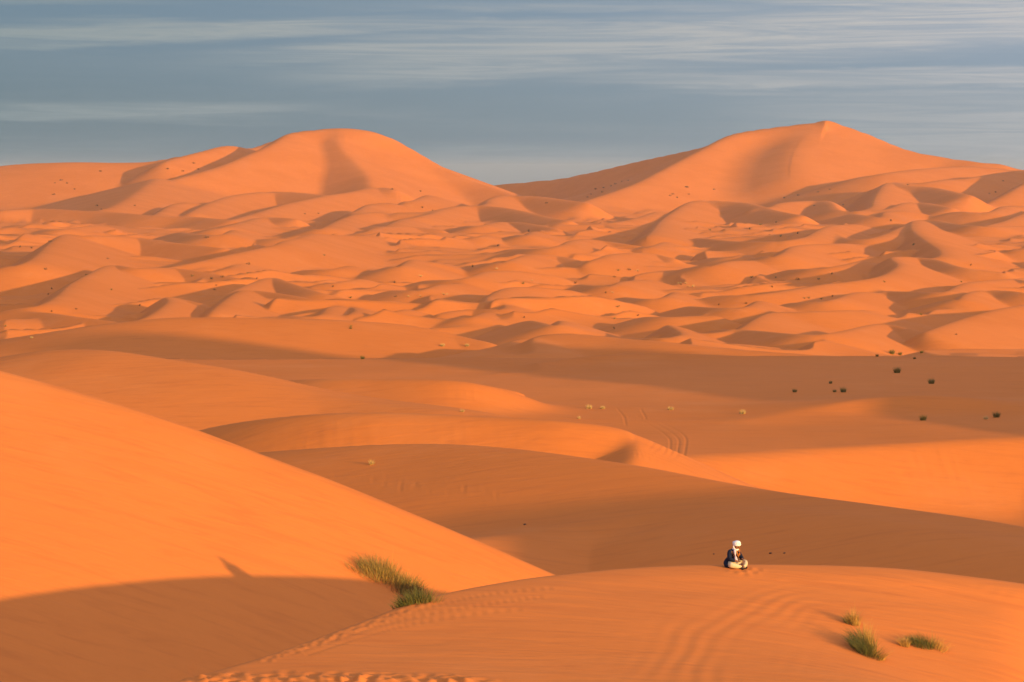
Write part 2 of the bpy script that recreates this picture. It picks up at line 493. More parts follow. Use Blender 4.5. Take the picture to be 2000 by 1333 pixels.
B([(300, 1078), (500, 1071), (700, 1046), (900, 1012), (1050, 996), (1200, 970), (1282, 930), (1299, 903), (1262, 868), (1350, 860), (1500, 875), (1650, 920), (1850, 945)], 8, 8, zoom='R')
B([(720, 932), (900, 922), (1095, 886)], 5, zoom='R')
B([(160, 920), (260, 911), (375, 884), (550, 885)], 5, 2, zoom='R')
B([(280, 866), (370, 865), (425, 850)], 3, zoom='R')
B([(725, 1117), (850, 1111), (950, 1096), (1065, 1060), (1200, 1065)], 5, 3, zoom='R')
B([(1190, 1052), (1400, 1056), (1560, 1056), (1640, 1020), (1700, 1004), (1850, 990), (2050, 978)], 7, 4, zoom='R')
B([(1580, 1107), (1640, 1101), (1672, 1072), (1750, 1050), (1900, 1050), (2050, 1070), (2200, 1090)], 7, 4, zoom='R')
B([(145, 1137), (300, 1146), (450, 1141), (515, 1108)], 4.5, zoom='R')
B([(330, 1267), (420, 1262), (500, 1212), (600, 1172), (800, 1166), (1000, 1160), (1080, 1164), (1150, 1180)], 7, 4, aR=14, zoom='R')
B([(590, 1165), (700, 1181), (900, 1176), (1110, 1158)], 3.5, zoom='R')
B([(-100, 1196), (0, 1196), (120, 1190), (255, 1187)], 3.5, zoom='R')
B([(1450, 1282), (1550, 1245), (1700, 1195), (1850, 1155), (2000, 1130), (2150, 1105), (2400, 1110)], 10, 5, aR=14, zoom='R')
B([(1915, 836), (1990, 815), (2080, 795)], 7, zoom='R')
B([(0, 1290), (250, 1285), (450, 1270), (850, 1295), (1150, 1240), (1250, 1240), (1500, 1300)], 5, 4, zoom='R')

# ---- near dunes
dune([(-250, 675, 400), (0, 663, 392), (60, 660, 390), (150, 645, 388), (260, 628, 388), (350, 620, 388), (450, 618, 388), (600, 622, 390), (750, 632, 392), (850, 648, 390), (950, 668, 382)], aR=10, aL=26, rR=4, k=2, owner=3)
dune([(960, 694, 318), (1030, 692, 320), (1049, 685, 326), (1042, 668, 336), (1055, 655, 344), (1110, 650, 344), (1200, 658, 339), (1300, 668, 332), (1400, 680, 327), (1550, 692, 322), (1700, 700, 318)], aR=11, aL=31, rR=3, k=2, owner=3)
dune([(820, 706, 310), (900, 692, 322), (960, 680, 342), (1020, 662, 360)], aR=11, aL=20, rR=2, k=2, owner=3)
dune([(985, 736, 258), (1045, 734, 259), (1060, 724, 263), (1055, 712, 270), (1100, 703, 276), (1160, 695, 280), (1250, 690, 284), (1350, 693, 284), (1450, 700, 283), (1600, 703, 284), (1700, 712, 282), (1800, 740, 274)], aR=19, aL=28, rR=2, k=1.6, owner=3)
dune([(1450, 830, 199), (1540, 812, 203), (1620, 792, 206), (1700, 780, 208), (1800, 774, 209), (1900, 779, 209), (1990, 797, 206), (2100, 830, 200)], aR=17, aL=7, rR=1.2, k=1.0, owner=3)
dune([(1640, 735, 272), (1750, 728, 278), (1900, 715, 287), (2050, 700, 295)], aR=9, aL=12, rR=4, k=2, owner=3)
dune([(430, 725, 292), (520, 712, 296), (620, 706, 300), (700, 715, 298), (800, 735, 284)], aR=16, aL=14, rR=3, k=2, owner=3)
dune([(520, 752, 222), (620, 742, 214), (750, 741, 210), (880, 745, 207), (950, 757, 207), (1000, 770, 209), (1030, 790, 214)], aR=24, aL=12, rR=1.0, k=1.0, owner=3)
dune([(-60, 740, 222), (10, 718, 216), (60, 695, 210), (120, 683, 207), (185, 681, 205), (260, 688, 202), (380, 712, 198), (560, 755, 194), (700, 790, 189), (850, 808, 184), (1000, 830, 178)], aR=12, aL=28, rR=3, k=2, owner=3)
dune([(300, 748, 200), (420, 755, 194), (560, 775, 189), (700, 795, 184), (850, 815, 179)], aR=18, aL=10, rR=3, k=3, owner=3)
dune([(1150, 925, 160), (1240, 903, 167), (1330, 895, 170), (1480, 888, 174), (1600, 876, 178), (1800, 865, 181), (2000, 857, 183), (2300, 850, 185), (2700, 850, 185)], aR=24, aL=1.0, rR=0.8, k=1.0, owner=3)
dune([(380, 850, 170), (430, 832, 167.5), (560, 812, 163.5), (700, 803, 161), (850, 806, 159.5), (1000, 812, 158), (1100, 818, 157), (1190, 830, 157), (1228, 848, 157), (1243, 875, 152), (1232, 905, 147)], aR=24, aL=24, rR=1.0, k=1.0, owner=3)
dune([(380, 925, 158), (525, 888, 150), (620, 874, 147), (750, 865, 145), (870, 864, 143), (1000, 872, 139.5), (1120, 886, 135.5), (1250, 908, 131), (1400, 936, 126), (1600, 970, 120), (1750, 995, 115), (1900, 1018, 110), (2000, 1035, 107), (2300, 1090, 100)], aR=11, aL=30, rR=2.5, rL=0.3, k=2, owner=2, floor=12)
dune([(850, 1062, 110), (1050, 1038, 116), (1200, 1020, 118), (1400, 1003, 118), (1550, 1000, 114), (1750, 1024, 108), (2000, 1070, 100), (2300, 1130, 92)], aR=13, aL=9, rR=3, k=1.2, owner=2, floor=12)
# long slope on the left, falling to the right and toward the camera
dune([(-900, 545, 98.7), (-400, 624, 97.2), (0, 721, 96.1), (150, 762, 95.65), (340, 820, 95.1), (520, 887, 94.6), (650, 935, 94.26), (800, 997, 93.84), (950, 1060, 93.4), (1095, 1124, 93), (1300, 1215, 92.5)], aR=12.5, aL=30, rR=1.2, rL=0.2, k=1.5, owner=1, floor=10, env=False)
# the dune the man sits on
dune([(-300, 1560, 42, 1), (100, 1420, 46, 1), (350, 1333, 50, 1), (540, 1277, 53.5, 1.5), (700, 1220, 57, 2.5), (850, 1165, 60, 4), (1000, 1135, 62.5, 5), (1100, 1122, 64, 5.5), (1250, 1108, 65.7, 6.5), (1430, 1102, 67, 8), (1650, 1104, 68, 9.5), (1800, 1113, 68.6, 10.5), (2000, 1137, 69, 11.5), (2300, 1190, 70, 11.5), (2800, 1280, 72, 10)],
     aR=5, aL=30, rR=2.0, rL=0.25, k=1.0, owner=6, floor=14, env=False)
# the high dune the camera stands on, and an unseen one off to the right, its crest shaped to shade the hollows
dune([(-40, -30, ZC - 3), (-12, -6, ZC - 2.2), (0, 0, ZC - 1.8), (16, -6, ZC - 5), (40, -22, ZC - 12)], aR=16, aL=21, rR=2, rL=1.0, k=3, world=True, owner=6, floor=10)
dune([((c_ + 12) / 2 ** 0.5, (c_ - 12) / 2 ** 0.5, ZC + z_) for c_, z_ in
      ((50, -26), (60, -17), (66, -11.5), (71, -7), (77, -4.2), (86, -2.4), (100, -2.4), (110, -5), (118, -10.5), (126, -10), (133, -9.5), (142, -8.6), (150, -9), (156, -8.6), (160, -6.6), (165, -1.6), (170, 1.6), (175, 2.6), (182, 5), (190, 8.5), (200, 13.5), (207, 18.5), (214, 20.5), (221, 20), (230, 14), (240, 6), (255, -4), (280, -15), (310, -28))],
     aR=30, aL=31, rR=1, k=1.5, world=True, owner=2, floor=10)

# ---- small unevenness of near sand
nr = np.nonzero((RAD > 40) & (RAD < 450))[0]
xn, yn = X[nr].astype(float), Y[nr].astype(float)
Z[nr] += (0.10 * perlin(xn / 9, yn / 9) + 0.25 * perlin(xn / 31 + 3, yn / 31)).astype(np.float32) * np.clip((RAD[nr] - 40) / 120, 0.15, 1)

ZG = Z.reshape(NR, NA)
ZG[1:-1] = 0.25 * ZG[:-2] + 0.5 * ZG[1:-1] + 0.25 * ZG[2:]
ZG = ZG[::2].copy()
X, Y, RAD = (q_.reshape(NR, NA)[::2].ravel().copy() for q_ in (X, Y, RAD))
OWNER = OWNER.reshape(NR, NA)[::2].ravel().copy()
RR = RR[::2].copy()
NR = len(RR)
Z = ZG.reshape(-1)


def blur(g, m):
    """soften the sand between two rows of the grid"""
    for _ in range(m):
        g[:, 1:-1] = 0.25 * g[:, :-2] + 0.5 * g[:, 1:-1] + 0.25 * g[:, 2:]
        g[1:-1] = 0.25 * g[:-2] + 0.5 * g[1:-1] + 0.25 * g[2:]


blur(ZG[int(np.searchsorted(RR, 40)):int(np.searchsorted(RR, 180))], 3)


def ground(x, y):
    a, r = math.atan2(x, y), math.hypot(x, y)
    j = min(max(int(np.searchsorted(AZ, a)) - 1, 0), NA - 2)
    i = min(max(int(np.searchsorted(RR, r)) - 1, 0), NR - 2)
    u, v = (a - AZ[j]) / (AZ[j + 1] - AZ[j]), (r - RR[i]) / (RR[i + 1] - RR[i])
    return float(ZG[i, j] * (1 - u) * (1 - v) + ZG[i, j + 1] * u * (1 - v) + ZG[i + 1, j] * (1 - u) * v + ZG[i + 1, j + 1] * u * v)


def hit(px, py, near=30.0):
    """where the line of sight through a photo pixel meets the sand"""
    i0 = int(np.searchsorted(RR, near))
    for i in range(i0, NR):
        D = RR[i]
        x, y, z = P(px, py, D * 0.99)
        if ground(x, y) >= z:
            return (x, y, ground(x, y))
    return None


# ---- marks in the sand
def pick(px0, px1, r0, r1):
    a0, a1 = math.atan((px0 - 1000) / FPX), math.atan((px1 - 1000) / FPX)
    i0, i1 = np.searchsorted(RR, r0), np.searchsorted(RR, r1)
    j0, j1 = np.searchsorted(AZ, a0), np.searchsorted(AZ, a1)
    ii, jj = np.meshgrid(np.arange(i0, i1), np.arange(j0, j1), indexing='ij')
    return (ii * NA + jj).ravel()


def px_of(idx):
    return 1000 + FPX * X[idx] / Y[idx] * (CP), HORIZON - FPX * (Z[idx] - ZC) / Y[idx]


def line_on_sand(pts, near):
    w = [hit(px, py, near) for px, py in pts]
    return resample(catmull([q for q in w if q], 10), 60)


def ruts(lines, sel, width, depth, rim=0.4):
    for ln in lines:
        d, _, _ = nearest(ln, X[sel], Y[sel])
        Z[sel] += (-depth * np.exp(-(d / width) ** 2) + depth * rim * np.exp(-((d - 1.7 * width) / (0.7 * width)) ** 2)).astype(np.float32)


def pits(spots, size, depth):
    for (x, y) in spots:
        r = math.hypot(x, y)
        sel = pick(1000 + FPX * (x - 5 * size) / y, 1000 + FPX * (x + 5 * size) / y, r - 5 * size, r + 5 * size)
        if len(sel):
            d2 = (X[sel] - x) ** 2 + (Y[sel] - y) ** 2
            Z[sel] += (depth * (-np.exp(-d2 / size ** 2) + 0.45 * np.exp(-((np.sqrt(d2) - 1.9 * size) / (0.7 * size)) ** 2))).astype(np.float32)


def soften_near_dune():
    """the hollow side of the curved near dune is one smooth sweep"""
    i0, i1 = int(np.searchsorted(RR, 40)), int(np.searchsorted(RR, 74))
    g = ZG[i0:i1].copy()
    for _ in range(3):
        for ax, rad in ((1, 34), (0, 12)):
            c = np.cumsum(np.concatenate([np.repeat(np.take(g, [0], ax), rad + 1, ax), g, np.repeat(np.take(g, [-1], ax), rad, ax)], ax), ax, dtype=np.float64)
            n = g.shape[ax]
            g = (np.take(c, np.arange(2 * rad + 1, 2 * rad + 1 + n), ax) - np.take(c, np.arange(0, n), ax)) / (2 * rad + 1)
    crest = np.array([P(px, py, D) for px, py, D in ((-300, 1560, 42), (100, 1420, 46), (350, 1333, 50), (540, 1277, 53.5), (700, 1220, 57), (850, 1165, 60), (1000, 1135, 62.5), (1100, 1122, 64), (1250, 1108, 65.7), (1430, 1102, 67), (1650, 1104, 68), (1800, 1113, 68.6), (2000, 1137, 69), (2300, 1190, 70), (2800, 1280, 72))])
    d, _, sd = nearest(crest, X[i0 * NA:i1 * NA], Y[i0 * NA:i1 * NA])
    w = np.clip((d - 1.2) / 3.0, 0, 1) * (sd < 0.5) * (np.abs(X[i0 * NA:i1 * NA]) < 30)
    w = (w * w * (3 - 2 * w)).reshape(g.shape)
    ZG[i0:i1] = ZG[i0:i1] * (1 - w) + g * w


def sand_marks():
    soften_near_dune()
    rnd = random.Random(11)
    # broad curved wind furrows on the near dune
    sel = pick(900, 2050, 45, 69)
    ln = line_on_sand([(1285, 1390), (1310, 1333), (1350, 1262), (1405, 1205), (1490, 1163), (1640, 1140), (1850, 1130)], 45)
    d, t, sd = nearest(ln, X[sel], Y[sel])
    x, y = X[sel].astype(float), Y[sel].astype(float)
    dd = np.where(sd > 0.5, -d, d)
    ph = dd / 0.50 + 0.6 * perlin(x / 2.3, y / 3.5)
    env = np.exp(-((dd - 0.6) / 1.9) ** 2) * np.clip(0.4 + 1.3 * perlin(x / 1.7 + 9, y / 4.0), 0, 1.2)
    Z[sel] += (0.0065 * env * np.sin(2 * np.pi * ph)).astype(np.float32)
    # thin lines along the rim at the left
    sel = pick(380, 1250, 46, 68)
    ruts([line_on_sand([(560, 1283), (640, 1256), (760, 1218), (900, 1190), (1060, 1168)], 45),
          line_on_sand([(600, 1281), (700, 1248), (800, 1222), (930, 1202), (1020, 1192)], 45),
          line_on_sand([(760, 1206), (850, 1183), (960, 1162), (1080, 1150)], 45)], sel, 0.05, 0.016)
    # trampled sand at the lower edge and footprints along the rim
    spots = []
    for _ in range(200):
        px, py = rnd.uniform(330, 950), 1333 - abs(rnd.gauss(0, 10)) + 6
        if py < 1311 + (px - 560) ** 2 / 9000.0 * (1 if px > 560 else 0.3):
            continue
        q = hit(px, py, 44)
        if q:
            spots.append(q[:2])
    pits(spots, 0.12, 0.030)
    spots = []
    for k in range(34):
        px = 520 + k * 9.5 + rnd.uniform(-3, 3)
        py = np.interp(px, [520, 540, 700, 850], [1284, 1279, 1222, 1167]) + 3 + abs(rnd.gauss(0, 3))
        q = hit(px, float(py), 44)
        if q:
            spots.append(q[:2])
    pits(spots, 0.08, 0.03)
    q = [hit(px, py, 60) for px, py in ((1448, 1118), (1460, 1113), (1470, 1119), (1452, 1122), (1480, 1115), (1436, 1119))]
    pits([w[:2] for w in q if w], 0.10, 0.03)
    # wheel tracks over the flat behind
    sel = pick(1150, 1420, 150, 235)
    ruts([line_on_sand(l, 150) for l in (
        [(1262, 815), (1296, 828), (1322, 842), (1336, 853), (1340, 868), (1326, 886), (1302, 902), (1284, 912)],
        [(1246, 815), (1280, 829), (1305, 842), (1322, 856), (1326, 868), (1312, 884), (1290, 899), (1268, 909)],
        [(1228, 815), (1262, 829), (1288, 842), (1302, 854), (1309, 866), (1300, 878), (1275, 896), (1250, 905)],
        [(1278, 866), (1262, 882), (1228, 900)], [(1292, 872), (1272, 888), (1240, 904)],
        [(1206, 800), (1218, 815), (1222, 832)], [(1252, 800), (1258, 812), (1262, 822)])], sel, 0.09, 0.026)
    # trails of footprints
    spots = []
    for pts, n in ((((630, 806), (638, 818), (655, 832), (668, 850)), 26), (((655, 932), (720, 945), (800, 952), (900, 962), (990, 974)), 60), (((470, 824), (520, 818), (590, 813)), 30)):
        ln = line_on_sand(pts, 110)
        for k in range(n):
            q = ln[int(k * 59 / n)]
            spots.append((q[0] + rnd.gauss(0, 0.35), q[1] + rnd.gauss(0, 0.9)))
    pits(spots, 0.11, 0.018)
    # sand slides on the steep faces
    sel = pick(-50, 2050, 140, 290)
    x, y, r = X[sel].astype(float), Y[sel].astype(float), RAD[sel]
    gz = np.gradient(ZG, axis=0).reshape(-1)[sel] / np.gradient(np.repeat(RR[:, None], NA, 1), axis=0).reshape(-1)[sel]
    face = np.clip((gz - 0.26) / 0.12, 0, 1)
    st_ = perlin(x / 0.75 + 0.15 * y, y / 16.0) + 0.6 * perlin(x / 0.33, y / 9.0 + 4)
    Z[sel] += (0.045 * face * np.maximum(st_ - 0.05, -0.2) * np.clip(0.3 + 1.6 * perlin(x / 9, y / 14 + 2), 0, 1)).astype(np.float32)


sand_marks()


# ---- mesh
def build_terrain(parts, material):
    nv = NR * NA + 1
    co = np.empty((nv, 3), np.float32)
    co[:-1, 0], co[:-1, 1], co[:-1, 2] = X, Y, Z
    co[-1] = (0, 0, Z[:NA].mean())
    i = np.arange(NR - 1)[:, None] * NA
    j = np.arange(NA)[None, :]
    jn = (j + 1) % NA
    q = np.stack([i + jn, i + NA + jn, i + NA + j, i + j], -1).reshape(-1, 4)
    # smooth normals of the whole sheet, so that the pieces meet without a seam
    e1, e2 = co[q[:, 2]] - co[q[:, 0]], co[q[:, 3]] - co[q[:, 1]]
    fn = np.cross(e1, e2)
    fn *= np.where(fn[:, 2:] < 0, -1, 1)
    nrm = np.zeros((nv, 3), np.float64)
    for k in range(4):
        for ax in range(3):
            nrm[:, ax] += np.bincount(q[:, k], fn[:, ax], nv)
    nrm[-1] = (0, 0, 1)
    nrm /= np.linalg.norm(nrm, axis=1)[:, None] + 1e-12
    own = np.append(OWNER, 6)[q[:, 0]]
    tri = np.stack([np.full(NA, nv - 1), (np.arange(NA) + 1) % NA, np.arange(NA)], -1)
    for code, name in parts:
        qq = q[own == code]
        tt = tri if code == 6 else tri[:0]
        loops = np.concatenate([qq.ravel(), tt.ravel()])
        used_v, inv = np.unique(loops, return_inverse=True)
        me = bpy.data.meshes.new(name)
        me.vertices.add(len(used_v))
        me.vertices.foreach_set('co', co[used_v].ravel())
        me.loops.add(len(loops))
        me.loops.foreach_set('vertex_index', inv.astype(np.int32))
        me.polygons.add(len(qq) + len(tt))
        me.polygons.foreach_set('loop_start', np.concatenate([np.arange(len(qq)) * 4, len(qq) * 4 + np.arange(len(tt)) * 3]).astype(np.int32))
        me.polygons.foreach_set('use_smooth', np.ones(len(qq) + len(tt), bool))
        me.update(calc_edges=True)
        me.normals_split_custom_set_from_vertices(nrm[used_v].astype(np.float32))
        me.materials.append(material)
        o = bpy.data.objects.new(name, me)
        o['kind'] = 'structure'
        C.objects.link(o)


def mat(name):
    m = bpy.data.materials.new(name)
    m.use_nodes = True
    t = NT(m.node_tree)
    b = m.node_tree.nodes['Principled BSDF']
    return m, t, b


def sand_material():
    m, t, b = mat('sand')
    co = t.n('ShaderNodeTexCoord').outputs['Object']
    big = t.noise(co, 0.02, 4, 0.55)
    fin = t.noise(co, 1.7, 5, 0.6)
    c = t.mix(t.ramp(big, 0.35, 0.65), (0.64, 0.178, 0.033, 1), (0.68, 0.195, 0.041, 1))
    c = t.mix(t.m('MULTIPLY', t.ramp(fin, 0.3, 0.7), 0.12), c, (0.55, 0.157, 0.034, 1))
    streak_ = t.noise(t.mapping(co, (0.22, 1.6, 0.6), rot=(0, 0, R(40))), 1.0, 6, 0.62, 0.8)      # darker heavy grains drawn out by the wind
    c = t.mix(t.ramp(streak_, 0.46, 0.72, 0.0, 0.30), c, (0.46, 0.118, 0.030, 1))
    c = t.mix(t.ramp(t.noise(co, 0.09, 5, 0.6), 0.5, 0.75, 0.0, 0.30), c, (0.72, 0.245, 0.072, 1))
    t.put(b.inputs['Base Color'], c)
    b.inputs['Roughness'].default_value = 0.95
    b.inputs['Specular IOR Level'].default_value = 0.15
    # wind ripples: long crests across the wind, broken up and stronger in patches
    rp = t.noise(t.mapping(co, (1.1, 7.5, 1.5), rot=(0, 0, R(38))), 1.0, 3, 0.5, 0.9)
    patch = t.ramp(t.noise(co, 0.16, 3, 0.5), 0.38, 0.66, 0.15, 1.0)
    swell = t.noise(t.mapping(co, (0.35, 1.2, 0.5), rot=(0, 0, R(52))), 1.0, 3, 0.5, 0.6)
    hgt = t.m('ADD', t.m('MULTIPLY', t.m('MULTIPLY', rp, patch), 0.020), t.m('ADD', t.m('MULTIPLY', swell, 0.055), t.m('MULTIPLY', t.noise(co, 26.0, 3, 0.6), 0.0025)))
    bp = t.n('ShaderNodeBump')
    bp.inputs['Strength'].default_value = 0.8
    bp.inputs['Distance'].default_value = 1.0
    t.put(bp.inputs['Height'], hgt)
    t.put(b.inputs['Normal'], bp.outputs[0])
    return m


SAND = sand_material()
build_terrain([(6, 'foreground_dune'), (1, 'sunlit_dune'), (2, 'shaded_dunes'), (3, 'middle_dunes'), (0, 'dune_field'), (4, 'far_dune_left'), (5, 'far_dune_right')], SAND)


# ------------------------------------------------------------------ things
def simple(name, col, rough=0.85, var=0.25, scale=30.0):
    """cloth, skin or leaf colour with a fine uneven grain"""
    m, t, b = mat(name)
    co = t.n('ShaderNodeTexCoord').outputs['Object']
    f = t.ramp(t.noise(co, scale, 4, 0.6), 0.3, 0.7)
    dark = tuple(c * (1 - var) for c in col) + (1,)
    t.put(b.inputs['Base Color'], t.mix(f, dark, tuple(min(c * (1 + var * 0.5), 1) for c in col) + (1,)))
    b.inputs['Roughness'].default_value = rough
    b.inputs['Specular IOR Level'].default_value = 0.2
    return m


def link(name, me, material, parent=None, smooth=True):
    o = bpy.data.objects.new(name, me)
    if material:
        me.materials.append(material)
    if smooth:
        for p in me.polygons:
            p.use_smooth = True
    o.parent = parent
    C.objects.link(o)
    return o


def tag(o, label, cat, group=None):
    o['label'] = label
    o['category'] = cat
    if group:
        o['group'] = group
    return o


# ---- grass and shrubs
def leaf_material(name, tip, root):
    m, t, b = mat(name)
    oi = t.n('ShaderNodeObjectInfo').outputs['Random']
    gen = t.n('ShaderNodeTexCoord').outputs['Object']
    nz = t.ramp(t.noise(gen, 9.0, 3, 0.6), 0.3, 0.7)
    c = t.mix(nz, root + (1,), tip + (1,))
    c = t.mix(t.m('MULTIPLY', oi, 0.35), c, tuple(0.7 * x for x in root) + (1,))
    t.put(b.inputs['Base Color'], c)
    b.inputs['Roughness'].default_value = 0.7
    b.inputs['Specular IOR Level'].default_value = 0.2
    return m


GREEN = leaf_material('green_blade', (0.19, 0.165, 0.040), (0.085, 0.090, 0.024))
OLIVE = leaf_material('olive_blade', (0.32, 0.23, 0.060), (0.17, 0.135, 0.040))
STRAW = leaf_material('straw_blade', (0.66, 0.41, 0.10), (0.36, 0.19, 0.05))
TWIG = leaf_material('shrub_leaf', (0.13, 0.085, 0.034), (0.075, 0.052, 0.022))
PALE = leaf_material('dead_stem', (0.74, 0.54, 0.24), (0.55, 0.36, 0.13))


def blades(n, rx, ry, h, lean=(0, 0), spread=1.15, width=0.010, seed=0, droop=0.5, gfun=None):
    """a mesh of n curved tapering blades that grow from an oval patch"""
    rnd = random.Random(seed)
    vs, fs = [], []
    for _ in range(n):
        a, q = rnd.uniform(0, 2 * math.pi), math.sqrt(rnd.random())
        bx, by = rx * q * math.cos(a), ry * q * math.sin(a)
        bz = (gfun(bx, by) if gfun else 0.0) - 0.02
        L = h * rnd.uniform(0.45, 1.0) * (1 - 0.3 * q)
        dx = lean[0] + spread * (0.55 * q * math.cos(a) + rnd.gauss(0, 0.28))
        dy = lean[1] + spread * (0.55 * q * math.sin(a) + rnd.gauss(0, 0.28))
        th = rnd.uniform(0, math.pi)
        wx, wy = math.cos(th) * width, math.sin(th) * width
        x, y, z = bx, by, bz
        base = len(vs)
        dr = droop * rnd.uniform(0.2, 1.4)
        for k in range(5):
            f = k / 4.0
            w = (1 - f) ** 0.7 * 0.5 + 0.03
            vs += [(x - wx * w, y - wy * w, z), (x + wx * w, y + wy * w, z)]
            up = 1.0 - dr * f * f * 1.5
            lx, ly = dx * (0.35 + f), dy * (0.35 + f)
            s = L / 4.0 / math.sqrt(lx * lx + ly * ly + up * up + 1e-6)
            x, y, z = x + lx * s, y + ly * s, z + up * s
            if gfun:
                z = max(z, gfun(x, y) + 0.01)
        for k in range(4):
            o = base + 2 * k
            fs.append((o, o + 1, o + 3, o + 2))
    me = bpy.data.meshes.new('blades')
    me.from_pydata(vs, [], fs)
    return me


def tuft(name, at, label, layers, cat='grass', group=None, near=40.0):
    """grass clump standing on the sand at photo pixel `at`; layers: (part, material, kwargs of blades, offset)"""
    p = hit(at[0], at[1], near)
    root = bpy.data.objects.new(name, None)
    root.location = p
    root.empty_display_size = 0.2
    C.objects.link(root)
    tag(root, label, cat, group)
    for part, material, kw, off in layers:
        def g(x, y, off=off):
            return ground(p[0] + x + off[0], p[1] + y + off[1]) - p[2]
        me = blades(gfun=g, **kw)
        o = link(part, me, material, root, smooth=False)
        o.location = (off[0], off[1], 0)
    return root


tuft('grass_clump', (752, 1136), 'tall golden green grass clump leaning out where the left slope meets its shadow', [
    ('green_blades', OLIVE, dict(n=480, rx=0.75, ry=0.7, h=1.0, lean=(-0.1, 0.1), width=0.0120, seed=1), (-0.25, 0.2)),
    ('dry_blades', STRAW, dict(n=297, rx=0.8, ry=0.65, h=1.0, lean=(0.0, 0), width=0.0110, seed=2), (-0.1, 0.0)),
    ('seed_stalks', STRAW, dict(n=23, rx=0.4, ry=0.4, h=1.6, lean=(0.05, 0), spread=0.25, droop=0.1, width=0.0090, seed=3), (0.25, 0.1)),
    ('low_blades', OLIVE, dict(n=220, rx=0.9, ry=0.6, h=0.8, lean=(-0.9, 0), width=0.0120, seed=4), (-0.55, -0.1))], near=72)
tuft('grass_clump', (795, 1158), 'brown and olive grass clump just right of the tallest one', [
    ('green_blades', OLIVE, dict(n=558, rx=0.55, ry=0.6, h=0.95, lean=(0.3, 0), width=0.0120, seed=5), (0.1, 0)),
    ('dry_blades', STRAW, dict(n=270, rx=0.6, ry=0.6, h=0.95, lean=(0.35, 0), width=0.0110, seed=6), (0, 0)),
    ('low_blades', TWIG, dict(n=234, rx=0.7, ry=0.6, h=0.6, lean=(0.3, -0.2), width=0.0120, seed=7), (-0.15, -0.1))], near=72)
tuft('grass_clump', (812, 1180), 'low dark green grass mat lying along the shaded rim of the near dune', [
    ('green_blades', GREEN, dict(n=468, rx=0.42, ry=0.35, h=0.62, lean=(-0.5, 0.1), width=0.0110, seed=8), (0.0, 0.1)),
    ('dry_blades', OLIVE, dict(n=144, rx=0.5, ry=0.3, h=0.55, lean=(0.5, 0), width=0.0090, seed=9), (0.2, 0.1)),
    ('creeping_blades', GREEN, dict(n=234, rx=0.3, ry=0.25, h=0.5, lean=(-0.9, 0), width=0.0110, seed=10), (-0.28, -0.12))], near=45)
tuft('grass_clump', (1668, 1222), 'small straw coloured grass tuft above the big green one on the near dune', [
    ('dry_blades', STRAW, dict(n=234, rx=0.16, ry=0.25, h=0.62, lean=(-0.15, 0), width=0.0080, seed=11), (0, 0)),
    ('green_blades', OLIVE, dict(n=144, rx=0.16, ry=0.2, h=0.5, lean=(-0.7, 0), width=0.0080, seed=12), (-0.1, 0)),
    ('seed_stalks', OLIVE, dict(n=12, rx=0.1, ry=0.1, h=0.85, spread=0.2, droop=0.1, width=0.0080, seed=13), (0.04, 0))], near=45)
tuft('grass_clump', (1688, 1274), 'big windswept green grass clump on the right of the near dune', [
    ('green_blades', GREEN, dict(n=702, rx=0.32, ry=0.75, h=0.85, lean=(-0.75, 0.35), width=0.0090, seed=14), (0, 0.1)),
    ('dry_blades', STRAW, dict(n=216, rx=0.18, ry=0.7, h=0.95, lean=(0.05, 0.1), spread=0.5, droop=0.25, width=0.0080, seed=15), (0.14, 0.4)),
    ('creeping_blades', GREEN, dict(n=180, rx=0.25, ry=0.35, h=0.62, lean=(0.85, -0.7), width=0.0090, seed=16), (0.12, -0.55)),
    ('old_blades', STRAW, dict(n=54, rx=0.2, ry=0.25, h=0.7, lean=(1.2, -0.5), width=0.0110, seed=17), (0.25, -0.6))], near=45)
tuft('grass_clump', (1803, 1264), 'low rounded green grass clump farthest right on the near dune', [
    ('green_blades', GREEN, dict(n=504, rx=0.34, ry=0.35, h=0.48, lean=(-0.5, 0), width=0.0090, seed=18), (-0.05, 0)),
    ('dry_blades', STRAW, dict(n=135, rx=0.14, ry=0.25, h=0.5, lean=(0.25, 0), width=0.0080, seed=19), (0.36, 0)),
    ('seed_stalks', OLIVE, dict(n=10, rx=0.1, ry=0.1, h=0.72, spread=0.3, droop=0.1, width=0.0080, seed=20), (0.28, 0)),
    ('old_blades', STRAW, dict(n=36, rx=0.15, ry=0.2, h=0.6, lean=(1.2, -0.3), width=0.0110, seed=21), (0.45, -0.2))], near=45)
tuft('grass_clump', (1768, 1264), 'small pale dry grass tuft touching the left of the low rounded clump', [
    ('dry_blades', STRAW, dict(n=117, rx=0.10, ry=0.16, h=0.42, lean=(-0.1, 0), width=0.0120, seed=22), (0, 0)),
    ('old_blades', STRAW, dict(n=36, rx=0.12, ry=0.12, h=0.6, lean=(-1.6, -0.1), width=0.0110, seed=23), (-0.05, 0))], near=45)


# middle distance clumps: one prototype of each kind, then copies
def make_clump(name, parts):
    root = bpy.data.objects.new(name, None)
    root.empty_display_size = 0.2
    C.objects.link(root)
    for part, material, kw, off in parts:
        link(part, blades(**kw), material, root, smooth=False).location = off
    return root


def copy_tree(o, parent=None):
    c = o.copy()
    c.parent = parent
    C.objects.link(c)
    for ch in o.children:
        copy_tree(ch, c)
    return c


